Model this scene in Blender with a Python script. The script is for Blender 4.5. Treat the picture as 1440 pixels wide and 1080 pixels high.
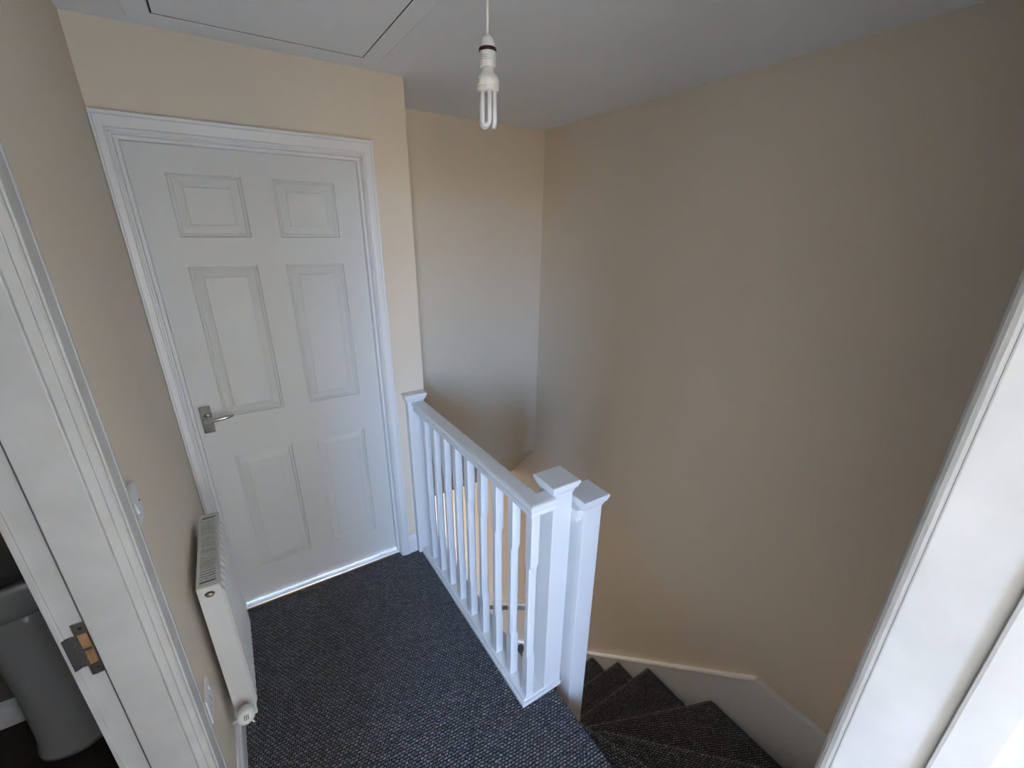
import bpy, bmesh, math, random
from mathutils import Vector, Matrix
random.seed(3)
for o in list(bpy.data.objects): bpy.data.objects.remove(o)
SC = bpy.context.scene
COL = SC.collection
PI = math.pi

# ------------------------------------------------------------------ camera
cd = bpy.data.cameras.new('camera'); cam = bpy.data.objects.new('camera', cd); COL.objects.link(cam)
cam.location = (.2595, -1.9862, 1.7229)
cam.rotation_euler = (1.2038, -.0106, -.5709)
cd.sensor_fit = 'HORIZONTAL'; cd.sensor_width = 36.0
cd.lens = 606.334 / 1440 * 36.0
cd.shift_x = (720 - 719.673) / 1440
cd.shift_y = (558.856 - 540) / 1440
cd.clip_start = .005
SC.camera = cam

# ------------------------------------------------------------------ world: overcast-blue sky over warm ground
SKY = 16.0
w = bpy.data.worlds.new('sky'); SC.world = w; w.use_nodes = True
nt = w.node_tree; nt.nodes.clear()
wo = nt.nodes.new('ShaderNodeOutputWorld'); bg = nt.nodes.new('ShaderNodeBackground')
tc = nt.nodes.new('ShaderNodeTexCoord'); sx = nt.nodes.new('ShaderNodeSeparateXYZ')
mr = nt.nodes.new('ShaderNodeMapRange'); cr = nt.nodes.new('ShaderNodeValToRGB')
mr.inputs[1].default_value = -1; mr.inputs[2].default_value = 1
nt.links.new(tc.outputs['Generated'], sx.inputs[0]); nt.links.new(sx.outputs[2], mr.inputs[0])
nt.links.new(mr.outputs[0], cr.inputs[0]); nt.links.new(cr.outputs[0], bg.inputs[0]); nt.links.new(bg.outputs[0], wo.inputs[0])
e = cr.color_ramp.elements
e[0].position = 0; e[0].color = (.22, .175, .115, 1)
e[1].position = 1; e[1].color = (.24, .48, 1.08, 1)
for p, c in ((.485, (.28, .225, .15, 1)), (.515, (.48, .60, .83, 1)), (.60, (.345, .60, 1.06, 1))):
    q = e.new(p); q.color = c
bg.inputs[1].default_value = SKY

def portal(name, loc, rot, sx_, sy_):
    l = bpy.data.lights.new(name, 'AREA'); l.shape = 'RECTANGLE'; l.size = sx_; l.size_y = sy_
    l.cycles.is_portal = True
    o = bpy.data.objects.new(name, l); COL.objects.link(o); o.location = loc; o.rotation_euler = rot
    return o
# window of the room behind the camera, unseen side window added for fill light, front door opening of the hall downstairs
WX0, WX1, WZ0, WZ1, WY = -1.0, -.25, 1.05, 2.2, -4.25
portal('window_daylight', ((WX0 + WX1) / 2, WY - .05, (WZ0 + WZ1) / 2), (PI / 2, 0, 0), WX1 - WX0, WZ1 - WZ0)
SY0, SY1, SZ0, SZ1 = -4.1, -2.25, .3, 2.2
portal('added_side_window_daylight', (2.24, (SY0 + SY1) / 2, (SZ0 + SZ1) / 2), (0, PI / 2, 0), SZ1 - SZ0, SY1 - SY0)
portal('hall_daylight', (1.55, 4.56, -1.72), (-PI / 2, 0, 0), .7, 1.84)

vs = SC.view_settings
SC.display_settings.display_device = 'sRGB'
vs.view_transform = 'Standard'; vs.look = 'None'; vs.exposure = 1.95; vs.gamma = 1.0; vs.use_curve_mapping = False

# ------------------------------------------------------------------ materials
def mat(name, col, rough=.6, metal=0, spec=.5, noise=None, bump=None):
    m = bpy.data.materials.new(name); m.use_nodes = True
    n = m.node_tree; b = n.nodes['Principled BSDF']
    b.inputs['Roughness'].default_value = rough; b.inputs['Metallic'].default_value = metal
    b.inputs['Specular IOR Level'].default_value = spec
    c = (*col, 1)
    b.inputs['Base Color'].default_value = c
    if noise or bump:
        t = n.nodes.new('ShaderNodeTexCoord')
    if noise:
        sc, amt = noise
        nz = n.nodes.new('ShaderNodeTexNoise'); nz.inputs['Scale'].default_value = sc; nz.inputs['Detail'].default_value = 4
        rp = n.nodes.new('ShaderNodeValToRGB')
        rp.color_ramp.elements[0].position = .3; rp.color_ramp.elements[1].position = .7
        rp.color_ramp.elements[0].color = (*[x * (1 - amt) for x in col], 1)
        rp.color_ramp.elements[1].color = (*[min(1, x * (1 + amt)) for x in col], 1)
        n.links.new(t.outputs['Object'], nz.inputs['Vector']); n.links.new(nz.outputs[0], rp.inputs[0])
        n.links.new(rp.outputs[0], b.inputs['Base Color'])
    if bump:
        sc, st, dist = bump
        nb = n.nodes.new('ShaderNodeTexNoise'); nb.inputs['Scale'].default_value = sc; nb.inputs['Detail'].default_value = 3
        bp = n.nodes.new('ShaderNodeBump'); bp.inputs['Strength'].default_value = st; bp.inputs['Distance'].default_value = dist
        n.links.new(t.outputs['Object'], nb.inputs['Vector']); n.links.new(nb.outputs[0], bp.inputs['Height'])
        n.links.new(bp.outputs[0], b.inputs['Normal'])
    return m

M = {}
M['wall'] = mat('magnolia_paint', (.84, .735, .595), .75, spec=.25, noise=(1.3, .02), bump=(140, .12, .002))
M['ceiling'] = mat('white_ceiling_paint', (.91, .915, .93), .85, spec=.2, noise=(2, .02), bump=(90, .1, .002))
M['gloss'] = mat('white_gloss_paint', (.86, .86, .85), .32, spec=.45, noise=(5, .015), bump=(30, .05, .001))
M['door'] = mat('white_door_paint', (.77, .77, .745), .42, spec=.4, noise=(3, .015), bump=(220, .1, .0006))
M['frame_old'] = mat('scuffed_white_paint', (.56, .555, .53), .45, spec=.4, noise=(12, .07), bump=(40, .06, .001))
M['rad'] = mat('white_radiator_enamel', (.68, .68, .65), .35, spec=.5)
M['dark'] = mat('dark_inner_metal_and_shade', (.03, .03, .03), .7)
M['chrome'] = mat('polished_chrome', (.52, .52, .52), .14, metal=1)
M['satin'] = mat('satin_nickel', (.36, .345, .31), .38, metal=1)
M['alu'] = mat('aluminium_bar', (.8, .82, .85), .35, metal=.6)
M['plastic'] = mat('white_plastic', (.78, .79, .79), .3, spec=.5)
M['cream'] = mat('cream_plastic', (.78, .79, .73), .4, spec=.45)
M['maroon'] = mat('maroon_plastic', (.035, .006, .012), .4)
M['print'] = mat('grey_print_and_shade', (.16, .15, .16), .6)
M['print_pale'] = mat('pale_grey_print', (.38, .37, .38), .6)
M['tube'] = mat('fluorescent_glass', (.80, .81, .82), .25, spec=.6)
M['raw_wood'] = mat('raw_wood', (.36, .19, .09), .8, noise=(40, .3))
M['ceramic'] = mat('shaded_ceramic', (.36, .36, .35), .25, spec=.6)  # base colour greyed to carry the dimness of the bathroom
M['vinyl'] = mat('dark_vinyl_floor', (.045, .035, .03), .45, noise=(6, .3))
M['laminate'] = mat('hall_laminate', (.22, .14, .075), .4, noise=(5, .25))
M['oak'] = mat('pale_wood_floor', (.68, .54, .37), .5, noise=(4, .15))
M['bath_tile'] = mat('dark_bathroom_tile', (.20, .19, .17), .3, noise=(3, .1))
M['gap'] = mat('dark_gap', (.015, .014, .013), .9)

def carpet(name, k=1.0):
    m = bpy.data.materials.new(name); m.use_nodes = True
    n = m.node_tree; b = n.nodes['Principled BSDF']; L = n.links.new
    b.inputs['Roughness'].default_value = .95; b.inputs['Specular IOR Level'].default_value = .15
    b.inputs['Sheen Weight'].default_value = .22; b.inputs['Sheen Roughness'].default_value = .5
    t = n.nodes.new('ShaderNodeTexCoord'); mp = n.nodes.new('ShaderNodeMapping')
    mp.inputs['Rotation'].default_value = (0, 0, math.radians(4))
    L(t.outputs['Object'], mp.inputs[0])
    wn = n.nodes.new('ShaderNodeTexNoise'); wn.inputs['Scale'].default_value = 55; wn.inputs['Detail'].default_value = 2
    L(mp.outputs[0], wn.inputs['Vector'])
    ad = n.nodes.new('ShaderNodeVectorMath'); ad.operation = 'MULTIPLY_ADD'
    L(wn.outputs['Color'], ad.inputs[0]); ad.inputs[1].default_value = (.009, .008, 0); L(mp.outputs[0], ad.inputs[2])
    br = n.nodes.new('ShaderNodeTexBrick')
    br.offset = .5; br.inputs['Scale'].default_value = 1.0
    br.inputs['Brick Width'].default_value = .0145; br.inputs['Row Height'].default_value = .0102
    br.inputs['Mortar Size'].default_value = .0037; br.inputs['Mortar Smooth'].default_value = .9
    br.inputs['Bias'].default_value = -.1
    br.inputs['Color1'].default_value = (.135 * k, .135 * k, .145 * k, 1); br.inputs['Color2'].default_value = (.31 * k, .31 * k, .33 * k, 1)
    br.inputs['Mortar'].default_value = (.011 * k, .011 * k, .014 * k, 1)
    L(ad.outputs[0], br.inputs['Vector'])
    fz = n.nodes.new('ShaderNodeTexNoise'); fz.inputs['Scale'].default_value = 420; fz.inputs['Detail'].default_value = 2
    L(t.outputs['Object'], fz.inputs['Vector'])
    mx = n.nodes.new('ShaderNodeMix'); mx.data_type = 'RGBA'; mx.blend_type = 'OVERLAY'; mx.inputs[0].default_value = .55
    L(br.outputs['Color'], mx.inputs[6]); L(fz.outputs[0], mx.inputs[7])
    L(mx.outputs[2], b.inputs['Base Color'])
    bp = n.nodes.new('ShaderNodeBump'); bp.inputs['Strength'].default_value = .8; bp.inputs['Distance'].default_value = .006; bp.invert = True
    L(br.outputs['Fac'], bp.inputs['Height']); L(bp.outputs[0], b.inputs['Normal'])
    return m
M['carpet'] = carpet('charcoal_loop_carpet')
M['carpet_nosing_lit'] = carpet('charcoal_loop_carpet_with_nosing_highlight', 1.5)  # paler copy, edge highlight of the nosing put into the colour

# ------------------------------------------------------------------ helpers
def finish(bm, bev=0, seg=2, smooth=False, angle=30):
    if bev > 0:
        bmesh.ops.recalc_face_normals(bm, faces=bm.faces); bm.normal_update()
        es = [x for x in bm.edges if len(x.link_faces) == 2 and x.calc_face_angle(0) > math.radians(angle)]
        bmesh.ops.bevel(bm, geom=es, offset=bev, segments=seg, profile=.6, affect='EDGES', clamp_overlap=True)
    bmesh.ops.recalc_face_normals(bm, faces=bm.faces)
    if smooth:
        for f in bm.faces: f.smooth = True
    return bm

def add_box(bm, x0, x1, y0, y1, z0, z1):
    v = [bm.verts.new((x, y, z)) for x in (x0, x1) for y in (y0, y1) for z in (z0, z1)]
    for f in ((0, 1, 3, 2), (4, 6, 7, 5), (0, 4, 5, 1), (2, 3, 7, 6), (0, 2, 6, 4), (1, 5, 7, 3)):
        bm.faces.new([v[i] for i in f])

def box(x0, x1, y0, y1, z0, z1, bev=0, seg=2):
    bm = bmesh.new(); add_box(bm, x0, x1, y0, y1, z0, z1); return finish(bm, bev, seg)

def boxes(lst, bev=0):
    bm = bmesh.new()
    for b in lst: add_box(bm, *b)
    return finish(bm, bev)

def loft(rings, bm=None, cap=True, closed=True):
    bm = bm or bmesh.new()
    R = [[bm.verts.new(p) for p in r] for r in rings]
    n = len(R[0])
    for a, b in zip(R, R[1:]):
        for i in range(n if closed else n - 1):
            j = (i + 1) % n
            bm.faces.new((a[i], a[j], b[j], b[i]))
    if cap:
        bm.faces.new(R[0][::-1]); bm.faces.new(R[-1])
    return bm

def prism(poly, ax, a0, a1, bev=0, seg=2):
    """poly: 2-D points in the two remaining axes (in x,y,z order); extruded along ax."""
    def P(p, a):
        return {'x': (a, p[0], p[1]), 'y': (p[0], a, p[1]), 'z': (p[0], p[1], a)}[ax]
    return finish(loft([[P(p, a0) for p in poly], [P(p, a1) for p in poly]]), bev, seg)

def lathe(prof, c=(0, 0), n=32, axis='z'):
    rings = []
    for r, h in prof:
        ring = []
        for i in range(n):
            a = 2 * PI * i / n
            p = (r * math.cos(a), r * math.sin(a), h)
            ring.append(p)
        rings.append(ring)
    bm = loft(rings)
    for f in bm.faces: f.smooth = True
    bmesh.ops.recalc_face_normals(bm, faces=bm.faces)
    if axis == 'y': bmesh.ops.rotate(bm, verts=bm.verts, cent=(0, 0, 0), matrix=Matrix.Rotation(PI / 2, 3, 'X'))
    if axis == 'x': bmesh.ops.rotate(bm, verts=bm.verts, cent=(0, 0, 0), matrix=Matrix.Rotation(PI / 2, 3, 'Y'))
    return bm

def move(bm, v):
    bmesh.ops.translate(bm, verts=bm.verts, vec=v); return bm

def tube(pts, r, n=12, bm=None):
    pts = [Vector(p) for p in pts]; rings = []
    up = None
    for i, p in enumerate(pts):
        d = (pts[min(i + 1, len(pts) - 1)] - pts[max(i - 1, 0)]).normalized()
        if up is None:
            up = Vector((0, 0, 1)) if abs(d.z) < .9 else Vector((1, 0, 0))
        s = d.cross(up).normalized(); up = s.cross(d).normalized()
        rr = r[i] if isinstance(r, (list, tuple)) else r
        rings.append([p + s * (rr * math.cos(2 * PI * k / n)) + up * (rr * math.sin(2 * PI * k / n)) for k in range(n)])
    bm = loft(rings, bm)
    bmesh.ops.recalc_face_normals(bm, faces=bm.faces)
    for f in bm.faces: f.smooth = len(f.verts) == 4
    return bm

def gloc(p):
    v = Vector((0, 0, 0))
    while p is not None: v += Vector(p.location); p = p.parent
    return v

def obj(name, bm, m, parent=None, origin=None):
    """bm in world coordinates"""
    bm.verts.ensure_lookup_table()
    if parent is not None and origin is None:
        base = gloc(parent); loc = Vector((0, 0, 0))
    elif origin is not None:
        base = Vector(origin); loc = base - (gloc(parent) if parent else Vector((0, 0, 0)))
    else:
        xs = [v.co for v in bm.verts]
        base = Vector(((min(v.x for v in xs) + max(v.x for v in xs)) / 2, (min(v.y for v in xs) + max(v.y for v in xs)) / 2, min(v.z for v in xs)))
        loc = base
    bmesh.ops.translate(bm, verts=bm.verts, vec=-base)
    me = bpy.data.meshes.new(name); bm.to_mesh(me); bm.free()
    me.materials.append(M[m] if isinstance(m, str) else m)
    o = bpy.data.objects.new(name, me); COL.objects.link(o); o.location = loc
    if parent is not None: o.parent = parent
    return o

def link_copy(src, parent, loc, rot=None):
    c = src.copy(); COL.objects.link(c); c.parent = parent; c.location = loc
    if rot is not None: c.rotation_euler = rot
    return c

def tag(o, label, cat=None, group=None, kind=None):
    o['label'] = label
    if cat: o['category'] = cat
    if group: o['group'] = group
    if kind: o['kind'] = kind
    return o

def empty(name, loc):
    o = bpy.data.objects.new(name, None); COL.objects.link(o); o.location = loc; o.empty_display_size = .1
    return o

def struct(name, bm, m, label, cat):
    return tag(obj(name, bm, m), label, cat, kind='structure')

# ------------------------------------------------------------------ dimensions
H = 2.298; WD = 1.009; XR = 2.064; YR = .458
YN = -1.911; YNB = -2.041           # wall of the doorway the camera stands in
XE = 1.0757                         # landing edge over the stairs
GF = -2.645; RISE = .2035
BASE_X0, BASE_X1, BASE_Y = .9205, 1.026, -1.073

# ------------------------------------------------------------------ structure
# landing floor (carpet wraps over the edge at the head of the stairs)
fl = [(0.0, YN), (XE, YN), (XE, -1.066), (1.02, -1.066), (1.02, .028), (0.0, .028)]
struct('floor', prism(fl, 'z', -.19, 0, .012, 3), 'carpet', 'charcoal looped carpet covering the landing', 'floor')
struct('floor_bedroom', box(-1.6, 2.164, WY, YN - .001, -.19, -.001), 'oak', 'pale wood floor of the room in front of the landing', 'floor')
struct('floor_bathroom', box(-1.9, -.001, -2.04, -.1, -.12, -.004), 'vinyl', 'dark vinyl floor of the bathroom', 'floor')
struct('floor_back_room', box(-.13, 1.0, .0585, 1.5, -.19, -.002), 'laminate', 'floor of the room behind the closed door', 'floor')
struct('floor_hall', box(.85, 2.164, -2.04, 4.5, GF - .1, GF), 'laminate', 'laminate hall floor at the foot of the stairs', 'floor')

struct('ceiling', box(-1.9, 2.164, WY - .1, .9, H, H + .1), 'ceiling', 'matt white ceiling over landing and stairwell', 'ceiling')
struct('ceiling_hall', box(.85, XR, .901, 4.5, -.237, -.12), 'ceiling', 'white ceiling of the hall below', 'ceiling')

# left wall, with the bathroom doorway
LY0, LY1 = -1.83, -1.005   # rough opening
struct('wall_left', boxes([(-.13, 0, LY1, 0, -.1, H), (-.13, 0, YN, LY0, -.1, H), (-.13, 0, LY0, LY1, 2.03, H)]),
       'wall', 'cream painted wall beside the radiator', 'wall')
# wall holding the closed panelled door
struct('wall_back', boxes([(-.13, .02, 0, .1, -.1, H), (.832, WD, 0, .1, -.1, H), (.02, .832, 0, .1, 2.02, H), (.93, WD, .1, YR + .1, -.19, H)]),
       'wall', 'cream wall around the white panelled door, ending at an outside corner', 'wall')
struct('wall_recess', prism([(YR, H), (YR, .119), (.781, -.237), (.9, -.237), (.9, H)], 'x', WD, XR),
       'wall', 'cream end wall of the stairwell with a sloping underside', 'wall')
struct('wall_right', box(XR, XR + .1, -2.04, 4.5, GF, H), 'wall', 'tall cream wall along the stairs', 'wall')
struct('wall_front', boxes([(-.13, .06, YNB, YN, -.19, H), (.88, XR, YNB, YN, GF, H), (.06, .88, YNB, YN, 2.03, H)]),
       'wall', 'cream wall with the doorway at the head of the stairs', 'wall')
struct('wall_stair', boxes([(.94, 1.02, -1.06, YR + .1, GF, -.191), (.94, 1.05, YN, -1.06, GF, -.191)]),
       'wall', 'cream wall closing the stairs off below the landing', 'wall')
struct('wall_hall', boxes([(.85, .94, YR + .1, 4.5, GF, -.12), (.85, 1.2, 4.5, 4.6, GF, -.12), (1.9, 2.164, 4.5, 4.6, GF, -.12), (1.2, 1.9, 4.5, 4.6, -.8, -.12)]),
       'wall', 'cream hall walls beside the front door opening', 'wall')
# rooms either side
struct('wall_bedroom', boxes([(-1.7, -1.6, WY, YNB, 0, H), (2.164, 2.264, WY, SY0, 0, H), (2.164, 2.264, SY1, YNB, 0, H), (2.164, 2.264, SY0, SY1, 0, SZ0), (2.164, 2.264, SY0, SY1, SZ1, H), (-2.0, -.13, YNB, YN, -.1, H),
                              (-1.6, WX0, WY - .1, WY, 0, H), (WX1, 2.164, WY - .1, WY, 0, H), (WX0, WX1, WY - .1, WY, 0, WZ0), (WX0, WX1, WY - .1, WY, WZ1, H)]),
       'wall', 'cream walls of the room the landing is seen from', 'wall')
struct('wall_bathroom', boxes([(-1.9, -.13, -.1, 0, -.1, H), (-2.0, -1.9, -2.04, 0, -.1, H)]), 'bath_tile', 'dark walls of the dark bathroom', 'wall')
wn1 = empty('window_1', ((WX0 + WX1) / 2, WY - .05, WZ0)); tag(wn1, 'white casement window of the room facing the landing', 'window', kind='structure')
obj('frame', boxes([(WX0, WX0 + .05, WY - .09, WY - .03, WZ0, WZ1), (WX1 - .05, WX1, WY - .09, WY - .03, WZ0, WZ1),
                    (WX0 + .05, WX1 - .05, WY - .09, WY - .03, WZ0, WZ0 + .05), (WX0 + .05, WX1 - .05, WY - .09, WY - .03, WZ1 - .05, WZ1)]), 'gloss', wn1)
obj('window_sill', box(WX0 - .05, WX1 + .05, WY - .03, WY + .12, WZ0 - .03, WZ0 - .001, .006), 'gloss', wn1)

wn2 = empty('fill_window_2', (2.22, (SY0 + SY1) / 2, SZ0)); tag(wn2, 'tall white side window added for fill light to the room facing the landing', 'window', kind='structure')  # unseen window, added to raise the bounced light on the landing
obj('frame', boxes([(2.18, 2.24, SY0, SY0 + .05, SZ0, SZ1), (2.18, 2.24, SY1 - .05, SY1, SZ0, SZ1), (2.18, 2.24, SY0 + .05, SY1 - .05, SZ0, SZ0 + .05), (2.18, 2.24, SY0 + .05, SY1 - .05, SZ1 - .05, SZ1)]), 'gloss', wn2)  # frame of the added fill window

# ------------------------------------------------------------------ architraves
ARCH = [(0, 0), (0, .010), (.002, .0125), (.006, .0125), (.008, .0105), (.0095, .0145), (.013, .0155), (.033, .0175), (.035, .0150), (.0365, .0180), (.041, .0188), (.0435, .018), (.045, .015), (.045, 0)]
def architrave(parent, Pf, a0, a1, b1, width=(1, 1, 1), m='gloss', prof=ARCH, bot=(0, 0)):
    """Pf maps (along, up, proud) to world. width = scale of left leg, head, right leg"""
    l, h, r = width
    def ring(f): return [Pf(*f(u, v)) for u, v in prof]
    left = finish(loft([ring(lambda u, v: (a0 - u * l, bot[0], v)), ring(lambda u, v: (a0 - u * l, b1 + u * h, v))]))
    head = finish(loft([ring(lambda u, v: (a0 - u * l, b1 + u * h, v)), ring(lambda u, v: (a1 + u * r, b1 + u * h, v))]))
    right = finish(loft([ring(lambda u, v: (a1 + u * r, bot[1], v)), ring(lambda u, v: (a1 + u * r, b1 + u * h, v))]))
    obj('architrave_leg', left, m, parent); obj('architrave_head', head, m, parent); obj('architrave_leg', right, m, parent)

# ------------------------------------------------------------------ door 1: closed six-panel door
d1 = empty('door_1', (.426, .05, 0)); tag(d1, 'closed white six-panel door with a chrome lever handle', 'door', kind='structure')
LX0, LX1, LZ0, LZ1, LYF = .045, .807, .012, 1.993, .061
cols = [(.150, .376), (.479, .705)]; rows = [(.187, .796), (.980, 1.587), (1.691, 1.901)]
bm = bmesh.new()
xs = sorted({LX0, LX1, *[v for c in cols for v in c]}); zs = sorted({LZ0, LZ1, *[v for r in rows for v in r]})
grid = {(i, j): bm.verts.new((x, LYF, z)) for i, x in enumerate(xs) for j, z in enumerate(zs)}
for i in range(len(xs) - 1):
    for j in range(len(zs) - 1):
        if (xs[i], xs[i + 1]) in cols and (zs[j], zs[j + 1]) in rows: continue
        bm.faces.new((grid[i, j], grid[i + 1, j], grid[i + 1, j + 1], grid[i, j + 1]))
rim = [grid[0, j] for j in range(len(zs))] + [grid[i, len(zs) - 1] for i in range(1, len(xs))] + [grid[len(xs) - 1, j] for j in range(len(zs) - 2, -1, -1)] + [grid[i, 0] for i in range(len(xs) - 2, 0, -1)]
bk = [bm.verts.new((v.co.x, LYF + .035, v.co.z)) for v in rim]
for i in range(len(rim)):
    j = (i + 1) % len(rim); bm.faces.new((rim[i], rim[j], bk[j], bk[i]))
bm.faces.new(bk)
bmesh.ops.recalc_face_normals(bm, faces=bm.faces)
leaf = obj('leaf', bm, 'door', d1)
def panel(wd, ht):
    st = [(0, 0), (.004, .0085), (.0105, .0065), (.013, .0110), (.0165, .0112), (.041, .0042), (.0435, .0015)]
    rings = [[(-wd / 2 + s, dd, s), (wd / 2 - s, dd, s), (wd / 2 - s, dd, ht - s), (-wd / 2 + s, dd, ht - s)] for s, dd in st]
    b = loft(rings, cap=False); b.verts.ensure_lookup_table()
    b.faces.new(b.verts[-4:]); bmesh.ops.recalc_face_normals(b, faces=b.faces)
    for f in b.faces:
        if f.normal.y > 0: f.normal_flip()
    return b
pm = {}
for r0, r1 in rows:
    for c0, c1 in cols:
        key = round(r1 - r0, 2)
        loc = Vector(((c0 + c1) / 2, LYF, r0)) - gloc(d1)
        if key not in pm:
            o = obj('panel', panel(c1 - c0, r1 - r0), 'door', d1, origin=(0, 0, 0)); o.location = loc; pm[key] = o
        else:
            link_copy(pm[key], d1, loc)
obj('lining', boxes([(.0205, .0415, 0, .1, 0, 2.0), (.8105, .8315, 0, .1, 0, 2.0), (.0205, .8315, 0, .1, 1.9975, 2.0195)], .001), 'gloss', d1)
obj('door_stop', boxes([(.0415, .0525, .026, .0602, 0, 1.9865), (.7995, .8105, .026, .0602, 0, 1.9865), (.0415, .8105, .026, .0602, 1.9865, 1.9975)], .0015), 'gloss', d1)
architrave(d1, lambda a, b, v: (a, -v, b), .036, .8125, 2.003, (.78, 1.24, 1.0))
obj('threshold_bar', prism([(.030, 0), (.034, .006), (.054, .006), (.058, 0)], 'x', .0415, .8105), 'alu', d1)
# lever handle
hd = obj('handle_plate', box(.068, .108, LYF - .008, LYF, .928, 1.044, .0025), 'chrome', d1); hd['label'] = 'chrome handle backplate'
obj('rose', move(lathe([(.0, 0), (.015, 0), (.0145, .006), (.010, .010), (.0095, .040), (.0, .040)], n=24, axis='y'), (.088, LYF - .008, .992)), 'chrome', hd)
lv = [(.080, LYF - .044, .992), (.092, LYF - .046, .992), (.112, LYF - .046, .993), (.140, LYF - .047, .995), (.165, LYF - .045, .997), (.182, LYF - .040, .998)]
b_ = tube(lv, [.009, .0095, .0085, .008, .0075, .005], 14)
obj('lever', b_, 'chrome', hd)
for px_, pz_ in ((.074, 1.037), (.102, 1.037), (.074, .935), (.102, .935)):
    obj('screw', move(lathe([(.0, 0), (.0032, 0), (.0028, .0012), (.0, .0012)], n=12, axis='y'), (px_, LYF - .008, pz_)), 'satin', hd)

# ------------------------------------------------------------------ door 2: open bathroom doorway in the left wall
d2 = empty('door_2', (-.065, -1.415, 0)); tag(d2, 'open bathroom doorway frame with a worn metal strike plate', 'door frame', kind='structure')
FY = -1.030; NY = -1.805
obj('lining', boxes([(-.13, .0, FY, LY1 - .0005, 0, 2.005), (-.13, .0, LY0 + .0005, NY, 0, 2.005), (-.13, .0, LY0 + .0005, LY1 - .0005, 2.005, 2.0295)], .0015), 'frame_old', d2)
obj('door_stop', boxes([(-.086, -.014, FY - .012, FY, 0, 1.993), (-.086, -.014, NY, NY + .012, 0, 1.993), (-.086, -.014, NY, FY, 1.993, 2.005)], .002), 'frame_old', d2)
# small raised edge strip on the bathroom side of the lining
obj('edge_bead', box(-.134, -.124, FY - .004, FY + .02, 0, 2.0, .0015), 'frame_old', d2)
ARCH2 = [(u * 1.5, v) for u, v in ARCH]
def P2(a, b, v): return (v, -1.4175 - a, b)      # along axis runs towards the camera
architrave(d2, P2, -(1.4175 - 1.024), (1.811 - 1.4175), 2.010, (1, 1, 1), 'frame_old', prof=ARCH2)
obj('joint_shade', box(-.0918, -.0862, FY - .0004, FY - .00005, 0, 1.99), 'print', d2)  # dark strip painting the shade line beside the stop
# strike plate on the rebate face
sp = obj('strike_plate', boxes([(-.1095, -.087, FY - .0026, FY - .0002, .994, 1.020), (-.1095, -.087, FY - .0026, FY - .0002, .890, .916),
                                (-.092, -.087, FY - .0026, FY - .0002, .916, .994), (-.118, -.106, FY - .0026, FY - .0002, .916, .994),
                                (-.106, -.094, FY - .0026, FY - .0002, .952, .9575)]), 'satin', d2)
sp['label'] = 'dull metal strike plate with two openings'
obj('latch_mortice', box(-.106, -.092, FY - .0006, FY - .0001, .916, .994), 'raw_wood', sp)
obj('plate_lip', prism([(-.118, FY - .0026), (-.118, FY - .0004), (-.127, FY - .0062), (-.127, FY - .0084)], 'z', .916, .994), 'dark', sp)
for z_ in (1.008, .903):
    obj('screw', move(lathe([(.0, 0), (.0038, 0), (.0030, .0010), (.0, .0006)], n=14, axis='y'), (-.0985, FY - .0026, z_)), 'dark', sp)

# ------------------------------------------------------------------ door 3: doorway the landing is seen through
ARCH3 = [(0, 0), (.0004, .004), (.0018, .0085), (.0045, .0125), (.0085, .0155), (.013, .0168), (.035, .0180), (.0365, .0160), (.041, .0185), (.045, .015), (.045, 0)]
d3 = empty('door_3', (.47, -1.975, 0)); tag(d3, 'white door lining and stop of the doorway at the head of the stairs', 'door frame', kind='structure')
JX = .855; JXL = .085
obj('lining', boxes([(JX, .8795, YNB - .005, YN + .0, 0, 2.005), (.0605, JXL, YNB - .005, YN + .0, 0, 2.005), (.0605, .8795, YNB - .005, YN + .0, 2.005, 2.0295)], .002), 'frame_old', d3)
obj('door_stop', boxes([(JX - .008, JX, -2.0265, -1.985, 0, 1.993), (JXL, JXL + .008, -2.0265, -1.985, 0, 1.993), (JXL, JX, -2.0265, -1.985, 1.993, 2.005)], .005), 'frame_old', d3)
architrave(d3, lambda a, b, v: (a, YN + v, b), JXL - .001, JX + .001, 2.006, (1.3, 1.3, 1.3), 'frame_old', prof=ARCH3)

# its door stands open at a right angle, back into the room
obj('leaf', box(.868, .903, -2.812, -2.050, .010, 1.990, .002), 'door', d3)
for z_ in (.25, 1.0, 1.75):
    obj('hinge', boxes([(.8535, .8552, -2.0425, -2.0275, z_ - .05, z_ + .05), (.853, .861, -2.0495, -2.0435, z_ - .05, z_ + .05)]), 'satin', d3)

# ------------------------------------------------------------------ skirting boards
SK = [(0, 0), (.015, 0), (.015, .085), (.013, .092), (.009, .096), (.0075, .104), (.004, .110), (0, .110)]
def skirting(name, axis, a0, a1, off, sgn, label):
    if axis == 'y':
        bm = loft([[(off + sgn * u, a, v + .0005) for u, v in SK] for a in (a0, a1)])
    else:
        bm = loft([[(a, off + sgn * u, v + .0005) for u, v in SK] for a in (a0, a1)])
    return struct(name, finish(bm), 'gloss', label, 'skirting board')
skirting('baseboard_left', 'y', -.955, -.019, 0, 1, 'white skirting board under the radiator')
skirting('baseboard_back', 'x', .8585, .9035, 0, -1, 'short piece of white skirting between door frame and half newel')
skirting('baseboard_bathroom', 'x', -1.9, -.131, -.1, -1, 'pale skirting board along the bathroom wall')

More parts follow.
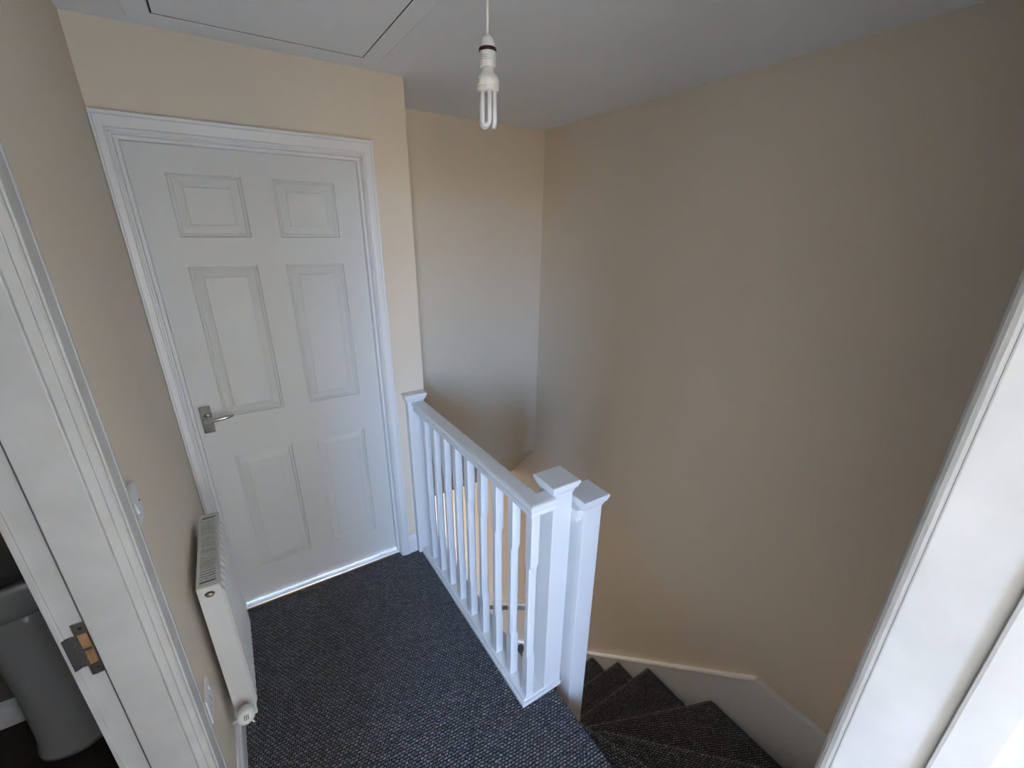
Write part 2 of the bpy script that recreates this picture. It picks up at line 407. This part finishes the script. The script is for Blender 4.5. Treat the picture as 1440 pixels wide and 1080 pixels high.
# ------------------------------------------------------------------ staircase
st = empty('staircase', (1.6, -.4, GF)); tag(st, 'charcoal carpeted winder staircase going down beside the tall wall', 'staircase')
XS = 2.039
def tread(n, poly, ang, front):
    """poly: plan of the tread; ang: direction of its nosing; front: indices of the two nosing corners"""
    z = -n * RISE
    a, b = Vector(poly[front[0]]), Vector(poly[front[1]])
    d = (b - a).normalized(); nrm = Vector((-d.y, d.x))
    cen = sum((Vector(p) for p in poly), Vector((0, 0))) / len(poly)
    if nrm.dot(a - cen) < 0: nrm = -nrm
    back = [Vector(p) for p in poly]
    back[front[0]] = a - nrm * .028; back[front[1]] = b - nrm * .028
    bm = bmesh.new()
    top = prism([tuple(p) for p in poly], 'z', z - .036, z, .017, 5); me = bpy.data.meshes.new('t'); top.to_mesh(me); bm.from_mesh(me); bpy.data.meshes.remove(me)
    low = prism([tuple(p) for p in back], 'z', z - RISE + .001, z - .0355, 0); me = bpy.data.meshes.new('t'); low.to_mesh(me); bm.from_mesh(me); bpy.data.meshes.remove(me)
    for f in bm.faces:
        f.smooth = True
        c = f.calc_center_median(); q = (Vector((c.x, c.y)) - a).dot(nrm)      # paler pile paints in the light caught along the nosing bend
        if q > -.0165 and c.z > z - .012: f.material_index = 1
    o = obj('tread', bm, 'carpet', st); o.data.materials.append(M['carpet_nosing_lit'])
    o.data.transform(Matrix.Rotation(-ang, 4, 'Z')); o.rotation_euler = (0, 0, ang)
    o.data.set_sharp_from_angle(angle=math.radians(35))
    return o
tread(1, [(1.052, -1.108), (1.052, YN), (1.503, YN), (1.166, -1.108)], math.radians(-67), (2, 3))
tread(2, [(1.12, -1.125), (1.46, YN), (XS, YN), (XS, -1.824), (1.33, -1.125)], math.radians(-44), (3, 4))
tread(3, [(1.215, -1.105), (1.33, -1.105), (XS, -1.86), (XS, -1.248), (1.215, -.922)], math.radians(-22), (3, 4))
tread(4, [(1.026, -1.015), (1.215, -1.015), (XS, -1.29), (XS, -.845), (1.026, -.845)], 0, (3, 4))
YT = {4: -.845}
for n in range(5, 13):
    YT[n] = -.845 + (n - 4) * .2300
    tread(n, [(1.026, YT[n - 1] - .02), (XS, YT[n - 1] - .02), (XS, YT[n]), (1.026, YT[n])], 0, (2, 3))
sl = (-1.333 + .279) / (-.252 + 1.41)
def sz(y): return -.279 + sl * (y + 1.41)
stp = [(YN + .001, -.279), (-1.41, -.279), (1.18, sz(1.18)), (1.18, GF), (.7, GF), (-1.32, -1.2), (YN + .001, -1.2)]
obj('wall_string', prism(stp, 'x', XS + .0005, XR - .0002), 'gloss', st)
def capseg(p, q, w0, w1, t=.012):
    (y0, z0), (y1, z1) = p, q
    return loft([[(w0, y0, z0), (w1, y0, z0), (w1, y0, z0 + t), (w0 + .004, y0, z0 + t)], [(w0, y1, z1), (w1, y1, z1), (w1, y1, z1 + t), (w0 + .004, y1, z1 + t)]])
bmc = capseg((YN + .001, -.279), (-1.41, -.279), XS - .003, XR - .0002)
c2 = capseg((-1.41, -.279), (1.18, sz(1.18)), XS - .003, XR - .0002)
me_ = bpy.data.meshes.new('t'); c2.to_mesh(me_); bmc.from_mesh(me_); bpy.data.meshes.remove(me_)
obj('string_cap', finish(bmc), 'gloss', st)
obj('front_string', prism([(1.08, .1), (1.35, .1), (XS, -.2), (XS, -.7), (1.08, -.35)], 'y', YN + .0005, YN + .02), 'gloss', st)

# ------------------------------------------------------------------ balustrade
ba = empty('balustrade', (.98, -.55, 0)); tag(ba, 'white landing balustrade with square spindles and flat-capped newel posts', 'balustrade')
def newel(name, x0, x1, y0, y1, zb, zt, capm=(1, 1, 1, 1), ov=.016):
    n_ = obj(name, box(x0, x1, y0, y1, zb, zt - .044, .003), 'gloss', ba)
    a, b, c, d = capm      # overhang flags -x +x -y +y
    def ring(s, z): return [(x0 - s * a, y0 - s * c, z), (x1 + s * b, y0 - s * c, z), (x1 + s * b, y1 + s * d, z), (x0 - s * a, y1 + s * d, z)]
    k = ov / .016
    cb = loft([ring(u * k, zt - h) for u, h in ((.0005, .046), (.0025, .0455), (.003, .039), (.006, .032), (.0105, .0275), (.0105, .0225), (.0130, .0220), (.0135, .0140), (.0115, .0130), (.0165, .0120), (.0172, .0040), (.0160, .0010), (.0135, 0))])
    obj('newel_cap', finish(cb), 'gloss', n_)
    return n_
newel('newel_post', 1.026, 1.106, -1.063, -.984, .0005, .962)
n2 = newel('newel_post', 1.130, 1.210, -1.101, -1.021, -RISE * 3, .892)
newel('half_newel', .905, .985, -.040, -.0005, .0005, .966, (1, 1, 1, 0))
# base rail: along the landing, then the short return to the newel
def Lshape(x0, x1, y0, yfar, xend, z0, z1, bev):
    w = x1 - x0
    return prism([(x0, yfar), (x0, y0), (xend, y0), (xend, y0 + w * .62), (x1, y0 + w * .62), (x1, yfar)], 'z', z0, z1, bev)
br_ = obj('base_rail', prism([(.930, -.0405), (.930, -1.064), (1.0255, -1.064), (1.0255, -.0405)], 'z', .0005, .030, .0025), 'gloss', ba)
obj('base_bead', prism([(BASE_X0, -.0005), (BASE_X0, BASE_Y), (1.1055, BASE_Y), (1.1055, -1.0635), (.9295, -1.0635), (.9295, -.0005)], 'z', .0005, .018, .002), 'gloss', ba)
# handrail: moulded profile swept with a mitred corner
HR = [(-.0215, 0), (.0215, 0), (.0275, .004), (.0295, .009), (.0280, .015), (.0262, .019), (.0285, .024), (.0330, .030), (.0345, .037), (.0335, .043), (.0290, .0475), (.0200, .0495), (-.0200, .0495), (-.0290, .0475), (-.0335, .043), (-.0345, .037), (-.0330, .030), (-.0285, .024), (-.0262, .019), (-.0280, .015), (-.0295, .009), (-.0275, .004)]
hz = .875; hcx = .958; hcy = -1.046
rr = [[(hcx + u, -.0405, hz + v) for u, v in HR], [(hcx + u, hcy + u, hz + v) for u, v in HR], [(1.0255, hcy + u, hz + v) for u, v in HR]]
hb = finish(loft(rr))
for f in hb.faces: f.smooth = False
obj('handrail', hb, 'gloss', ba)
# stub of handrail between the two newels
obj('rail_stub', finish(loft([[(x_, -1.060 + u, .800 + v) for u, v in HR] for x_ in (1.1065, 1.1295)])), 'gloss', n2)
# spindles: square ends, stop-chamfered shaft
S = .033
def spindle():
    z0, z1 = .030, hz + .001; L = z1 - z0; h = S / 2
    def ring(z, c):
        p = [(h, -h + c), (h, h - c), (h - c, h), (-h + c, h), (-h, h - c), (-h, -h + c), (-h + c, -h), (h - c, -h)]
        return [(x, y, z) for x, y in p]
    k = .0005
    return finish(loft([ring(z0, k), ring(z0 + .205, k), ring(z0 + .222, .0075), ring(z1 - .222, .0075), ring(z1 - .205, k), ring(z1, k)]))
s0 = None
for i in range(9):
    y = -.157 - .1130 * i + S / 2
    if s0 is None:
        s0 = obj('spindle', spindle(), 'gloss', ba, origin=(0, 0, 0)); s0.location = Vector((hcx, y, 0)) - gloc(ba)
    else:
        link_copy(s0, ba, Vector((hcx, y, 0)) - gloc(ba))
# stair handrail running down from the lower newel
zr = lambda y: .06 - .895 * (y + .69)
th = [(u * .8, v * .85) for u, v in HR]
rb = finish(loft([[(1.17 + u, y, zr(y) - .042 + v) for u, v in th] for y in (-1.0205, .40)]))
obj('stair_handrail', rb, 'gloss', st)
for y in (.15, .35):
    obj('rail_bracket', tube([(1.021, y, zr(y) - .11), (1.10, y, zr(y) - .10), (1.165, y, zr(y) - .075), (1.17, y, zr(y) - .038)], .007, 10), 'satin', st)

# ------------------------------------------------------------------ radiator
RX0, RX1, RY0, RY1, RZ0, RZ1 = .024, .086, -.700, -.300, .185, .757
ra = empty('radiator', (.055, -.5, RZ0)); tag(ra, 'small white ribbed panel radiator with a slotted top grille', 'radiator')
def ribs():
    pts = []; n = 12; L = (RY1 - RY0 - .012) / n
    y = RY0 + .006; x = RX1 - .009
    pts.append((x, RY0 + .002)); pts.append((x, y))
    for i in range(n):
        a = y + i * L
        pts += [(x, a + L * .12), (x + .009, a + L * .30), (x + .009, a + L * .70), (x, a + L * .88)]
    pts += [(x, RY1 - .002), (x - .012, RY1 - .002), (x - .012, RY0 + .002)]
    return pts
rp_ = ribs()
def rrings():
    out = []
    for z, k in ((RZ0, 0), (RZ0 + .025, 0), (RZ0 + .045, 1), (RZ1 - .050, 1), (RZ1 - .030, 0), (RZ1 - .0155, 0)):
        out.append([(x if k else min(x, RX1 - .0085), y, z) for x, y in rp_])
    return out
obj('front_panel', finish(loft(rrings())), 'rad', ra)
obj('back_panel', box(RX0, RX0 + .012, RY0 + .002, RY1 - .002, RZ0, RZ1 - .015), 'rad', ra)
obj('convector_fins', boxes([(RX0 + .012, RX1 - .022, RY0 + .02 + i * .0325, RY0 + .022 + i * .0325, RZ0 + .02, RZ1 - .05) for i in range(12)]), 'dark', ra)
sp_ = RX1 - .006
obj('end_panel', box(RX0 - .002, sp_, RY0, RY0 + .002, RZ0 + .005, RZ1 - .001, .0008), 'rad', ra)
obj('end_panel', box(RX0 - .002, sp_, RY1 - .002, RY1, RZ0 + .005, RZ1 - .001, .0008), 'rad', ra)
tg = obj('top_grille', boxes([(RX0 - .002, RX0 + .006, RY0, RY1, RZ1 - .004, RZ1), (sp_ - .009, sp_, RY0, RY1, RZ1 - .004, RZ1), (sp_ - .0015, sp_, RY0, RY1, RZ1 - .02, RZ1 - .004), (RX0 - .002, RX0 - .0005, RY0, RY1, RZ1 - .02, RZ1 - .004),
                              (RX0 + .006, sp_ - .009, RY0, RY0 + .018, RZ1 - .004, RZ1), (RX0 + .006, sp_ - .009, RY1 - .018, RY1, RZ1 - .004, RZ1)]), 'rad', ra)
ns = 30; pit = (RY1 - RY0 - .036) / ns; sl0 = None
for i in range(1, ns):
    y = RY0 + .018 + i * pit
    if sl0 is None:
        sl0 = obj('slat', box(RX0 + .006, sp_ - .009, y - .0026, y + .0026, RZ1 - .004, RZ1), 'rad', tg, origin=((RX0 + sp_) / 2, y, RZ1))
    else:
        link_copy(sl0, tg, Vector(((RX0 + sp_) / 2, y, RZ1)) - gloc(tg))
obj('grille_shadow_plate', box(RX0 + .0005, RX1 - .008, RY0 + .003, RY1 - .003, RZ1 - .014, RZ1 - .012), 'dark', ra)  # dark sheet put in as the shade below the slots
# oval air-vent opening in the near end
vb = lathe([(.0, 0), (.0105, 0), (.0105, .0015), (.0, .0015)], n=28, axis='y')
bmesh.ops.scale(vb, verts=vb.verts, vec=(1.15, 1, .8))
vent = obj('vent_opening', move(vb, (.050, RY0, RZ1 - .030)), 'dark', ra)
vb = lathe([(.0, 0), (.0095, 0), (.0095, .004), (.0, .004)], n=28, axis='y')
bmesh.ops.scale(vb, verts=vb.verts, vec=(1.0, 1, .72))
obj('vent_plug', move(vb, (.0505, RY0 - .0016, RZ1 - .031)), 'satin', ra)
# thermostatic valve
tv = obj('valve_body', tube([(.058, RY0 + .004, .232), (.058, RY0 - .014, .234), (.055, RY0 - .028, .240)], [.010, .010, .011], 14), 'satin', ra)
obj('pipe', tube([(.050, RY0 + .03, RZ0 + .004), (.050, RY0 + .03, RZ0 - .012), (.044, RY0 + .03, RZ0 - .022), (.030, RY0 + .03, RZ0 - .024), (.0005, RY0 + .03, RZ0 - .024)], .0075, 12), 'rad', ra)
hb_ = lathe([(.0, 0), (.016, 0), (.0235, .005), (.0262, .012), (.0262, .034), (.0235, .043), (.0165, .047), (.0, .048)], n=32, axis='y')
bmesh.ops.rotate(hb_, verts=hb_.verts, cent=(0, 0, 0), matrix=Matrix.Rotation(math.radians(-28), 3, 'X'))
move(hb_, (.054, RY0 - .024, .246)); obj('valve_head', hb_, 'cream', tv)
pr_ = boxes([(-.006 + k * .0052, -.0035 + k * .0052, -.0490, -.0478, -.008, .008) for k in range(3)])
bmesh.ops.rotate(pr_, verts=pr_.verts, cent=(0, 0, 0), matrix=Matrix.Rotation(math.radians(-28), 3, 'X'))
move(pr_, (.056, RY0 - .024, .246)); obj('dial_print', pr_, 'print', tv)
obj('drain_nipple', tube([(.058, RY0 - .034, .226), (.068, RY0 - .040, .205), (.078, RY0 - .046, .190)], .004, 10), 'chrome', tv)

# ------------------------------------------------------------------ light switch and low socket
sw = empty('light_switch', (.005, -.905, 1.14)); tag(sw, 'square white light switch beside the bathroom door frame', 'light switch')
obj('switch_plate', box(.0002, .010, -.948, -.862, 1.122, 1.208, .003, 3), 'plastic', sw)
obj('rocker', prism([(.0098, 1.152), (.0135, 1.153), (.0112, 1.177), (.0098, 1.178)], 'y', -.912, -.898), 'plastic', sw)
for y in (-.938, -.872): obj('screw', move(lathe([(.0, 0), (.0032, 0), (.0026, .0008), (.0, .0008)], n=12, axis='x'), (.0100, y, 1.165)), 'dark', sw)
so = empty('wall_socket', (.005, -.86, .47)); tag(so, 'white single power socket low on the wall beside the radiator', 'socket')
obj('socket_plate', box(.0002, .010, -.905, -.819, .468, .554, .003, 3), 'plastic', so)
obj('rocker', prism([(.0098, .532), (.0130, .533), (.0112, .546), (.0098, .547)], 'y', -.848, -.836), 'plastic', so)
for y, z, a, b in ((-.862, .520, .002, .004), (-.873, .497, .0035, .002), (-.851, .497, .0035, .002)):
    obj('pin_hole', box(.0098, .0103, y - a, y + a, z - b, z + b), 'gap', so)

# ------------------------------------------------------------------ pendant lamp
PX, PY = .815, -1.020
pe = empty('pendant_lamp', (PX, PY, 1.925)); tag(pe, 'bare white pendant lampholder with a stick energy-saving bulb', 'pendant lamp')
obj('flex', tube([(PX, PY, H - .02), (PX, PY, 2.20), (PX, PY, 2.098)], .0032, 10), 'plastic', pe)
obj('ceiling_rose', move(lathe([(.0, .0), (.009, .0), (.022, .012), (.040, .020), (.043, .028), (.043, .0335), (.0, .0335)], n=32), (PX, PY, H - .034)), 'plastic', pe)
lh = obj('lampholder', move(lathe([(.0, 2.106), (.0045, 2.106), (.0090, 2.1035), (.0128, 2.0975), (.0152, 2.0905), (.0166, 2.083), (.0172, 2.0755), (.0172, 2.0505), (.0166, 2.0485), (.0, 2.0485)][::-1], n=36), (PX, PY, 0)), 'plastic', pe)
obj('maroon_ring', move(lathe([(.0, 2.0765), (.0182, 2.0765), (.0186, 2.0780), (.0186, 2.0815), (.0180, 2.0830), (.0, 2.0830)], n=36), (PX, PY, 0)), 'maroon', lh)
aim = math.atan2(cam.location.y - PY, cam.location.x - PX)
for k, (w0, w1) in enumerate(((-.75, .30), (-.75, .20), (-.75, .50))):
    z = 2.0668 - k * .0034
    strip = bmesh.new()
    n_ = 9; a0 = aim - .15
    lo = [strip.verts.new((PX + .0174 * math.cos(a0 + w0 + (w1 - w0) * i / n_), PY + .0174 * math.sin(a0 + w0 + (w1 - w0) * i / n_), z)) for i in range(n_ + 1)]
    hi = [strip.verts.new((v.co.x, v.co.y, z + .0010)) for v in lo]
    for i in range(n_): strip.faces.new((lo[i], lo[i + 1], hi[i + 1], hi[i]))
    obj('printed_line', strip, 'print_pale', lh)
bu = obj('bulb_base', move(lathe([(.0, 2.050), (.0130, 2.050), (.0130, 2.042), (.0145, 2.0395), (.0205, 2.0335), (.0240, 2.0285), (.0248, 2.0240), (.0248, 2.0155), (.0242, 2.0150), (.0242, 2.0135), (.0246, 2.0128), (.0232, 2.0050), (.0, 2.0050)][::-1], n=36), (PX, PY, 0)), 'cream', pe)
for dz in (2.0262, 2.0215):
    strip = bmesh.new()
    lo = [strip.verts.new((PX + .02495 * math.cos(aim - 1.25 + .40 * i / 5), PY + .02495 * math.sin(aim - 1.25 + .40 * i / 5), dz - .0028)) for i in range(6)]
    hi = [strip.verts.new((v.co.x, v.co.y, dz)) for v in lo]
    for i in range(0, 5, 2): strip.faces.new((lo[i], lo[i + 1], hi[i + 1], hi[i]))
    obj('printed_mark', strip, 'print', bu)
for k in range(3):
    a = aim - .35 + k * 2 * PI / 3
    cx_, cy_ = PX + .0128 * math.cos(a), PY + .0128 * math.sin(a)
    tx, ty = -math.sin(a), math.cos(a)
    d = .0082; zt_, zb_ = 2.006, 1.9500
    pts = [(cx_ - tx * d, cy_ - ty * d, zt_), (cx_ - tx * d, cy_ - ty * d, 1.97), (cx_ - tx * d, cy_ - ty * d, zb_)]
    for i in range(1, 8):
        t = PI * i / 8
        pts.append((cx_ - tx * d * math.cos(t), cy_ - ty * d * math.cos(t), zb_ - d * math.sin(t)))
    pts += [(cx_ + tx * d, cy_ + ty * d, zb_), (cx_ + tx * d, cy_ + ty * d, 1.97), (cx_ + tx * d, cy_ + ty * d, zt_)]
    obj('glass_tube', tube(pts, .0052, 12), 'tube', bu)

# ------------------------------------------------------------------ loft hatch
lo = empty('loft_hatch', (.52, -.47, H - .012)); tag(lo, 'white loft hatch panel and flat frame set in the ceiling', 'loft hatch')
HX0, HX1, HY0, HY1 = .222, .811, -.735, -.142
fw = .064
def hprof(s): return [(0, 0), (.0, -.006), (.004, -.009), (.056, -.011), (.062, -.008), (.064, 0)]
def hring(cx, cy, sx_, sy_): return [(cx + sx_ * u, cy + sy_ * u, H + v - .0002) for u, v in hprof(0)]
cs = [(HX0 - .004, HY0 - .004, -1, -1), (HX1 + .002, HY0 - .004, 1, -1), (HX1 + .002, HY1 + .002, 1, 1), (HX0 - .004, HY1 + .002, -1, 1)]
for i in range(4):
    obj('frame_board', finish(loft([hring(*cs[i]), hring(*cs[(i + 1) % 4])])), 'ceiling', lo)
obj('hatch_panel', box(HX0 + .001, HX1 - .0005, HY0, HY1 - .0005, H - .0075, H - .0003, .001), 'ceiling', lo)
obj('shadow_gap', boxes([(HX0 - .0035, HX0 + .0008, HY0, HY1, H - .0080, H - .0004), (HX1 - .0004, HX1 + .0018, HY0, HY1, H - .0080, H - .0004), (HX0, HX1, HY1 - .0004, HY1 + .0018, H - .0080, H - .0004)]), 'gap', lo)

# ------------------------------------------------------------------ bathroom basin
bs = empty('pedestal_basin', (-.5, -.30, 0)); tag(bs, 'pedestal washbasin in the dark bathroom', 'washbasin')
def oval(cx, cy, a, b, z, n=36, e=2.4):
    out = []
    for i in range(n):
        t = 2 * PI * i / n
        c, s = math.cos(t), math.sin(t)
        out.append((cx + a * math.copysign(abs(c) ** (2 / e), c), min(cy + b * math.copysign(abs(s) ** (2 / e), s), -.117), z))
    return out
def smooth(bm):
    finish(bm)
    for f in bm.faces: f.smooth = len(f.verts) == 4
    return bm
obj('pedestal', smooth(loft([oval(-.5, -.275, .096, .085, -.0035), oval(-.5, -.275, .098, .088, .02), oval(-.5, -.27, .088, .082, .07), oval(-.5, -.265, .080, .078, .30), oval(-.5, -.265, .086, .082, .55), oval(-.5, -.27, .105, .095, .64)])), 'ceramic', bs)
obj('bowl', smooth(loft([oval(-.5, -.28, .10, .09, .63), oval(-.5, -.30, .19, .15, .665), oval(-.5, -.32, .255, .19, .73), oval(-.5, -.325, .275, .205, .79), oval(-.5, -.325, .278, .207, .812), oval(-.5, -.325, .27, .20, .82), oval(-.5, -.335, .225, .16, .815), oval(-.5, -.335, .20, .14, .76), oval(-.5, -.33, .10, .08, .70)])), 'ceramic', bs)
obj('tap', tube([(-.5, -.15, .815), (-.5, -.15, .90), (-.5, -.18, .925), (-.5, -.25, .915), (-.5, -.26, .90)], .012, 12), 'chrome', bs)
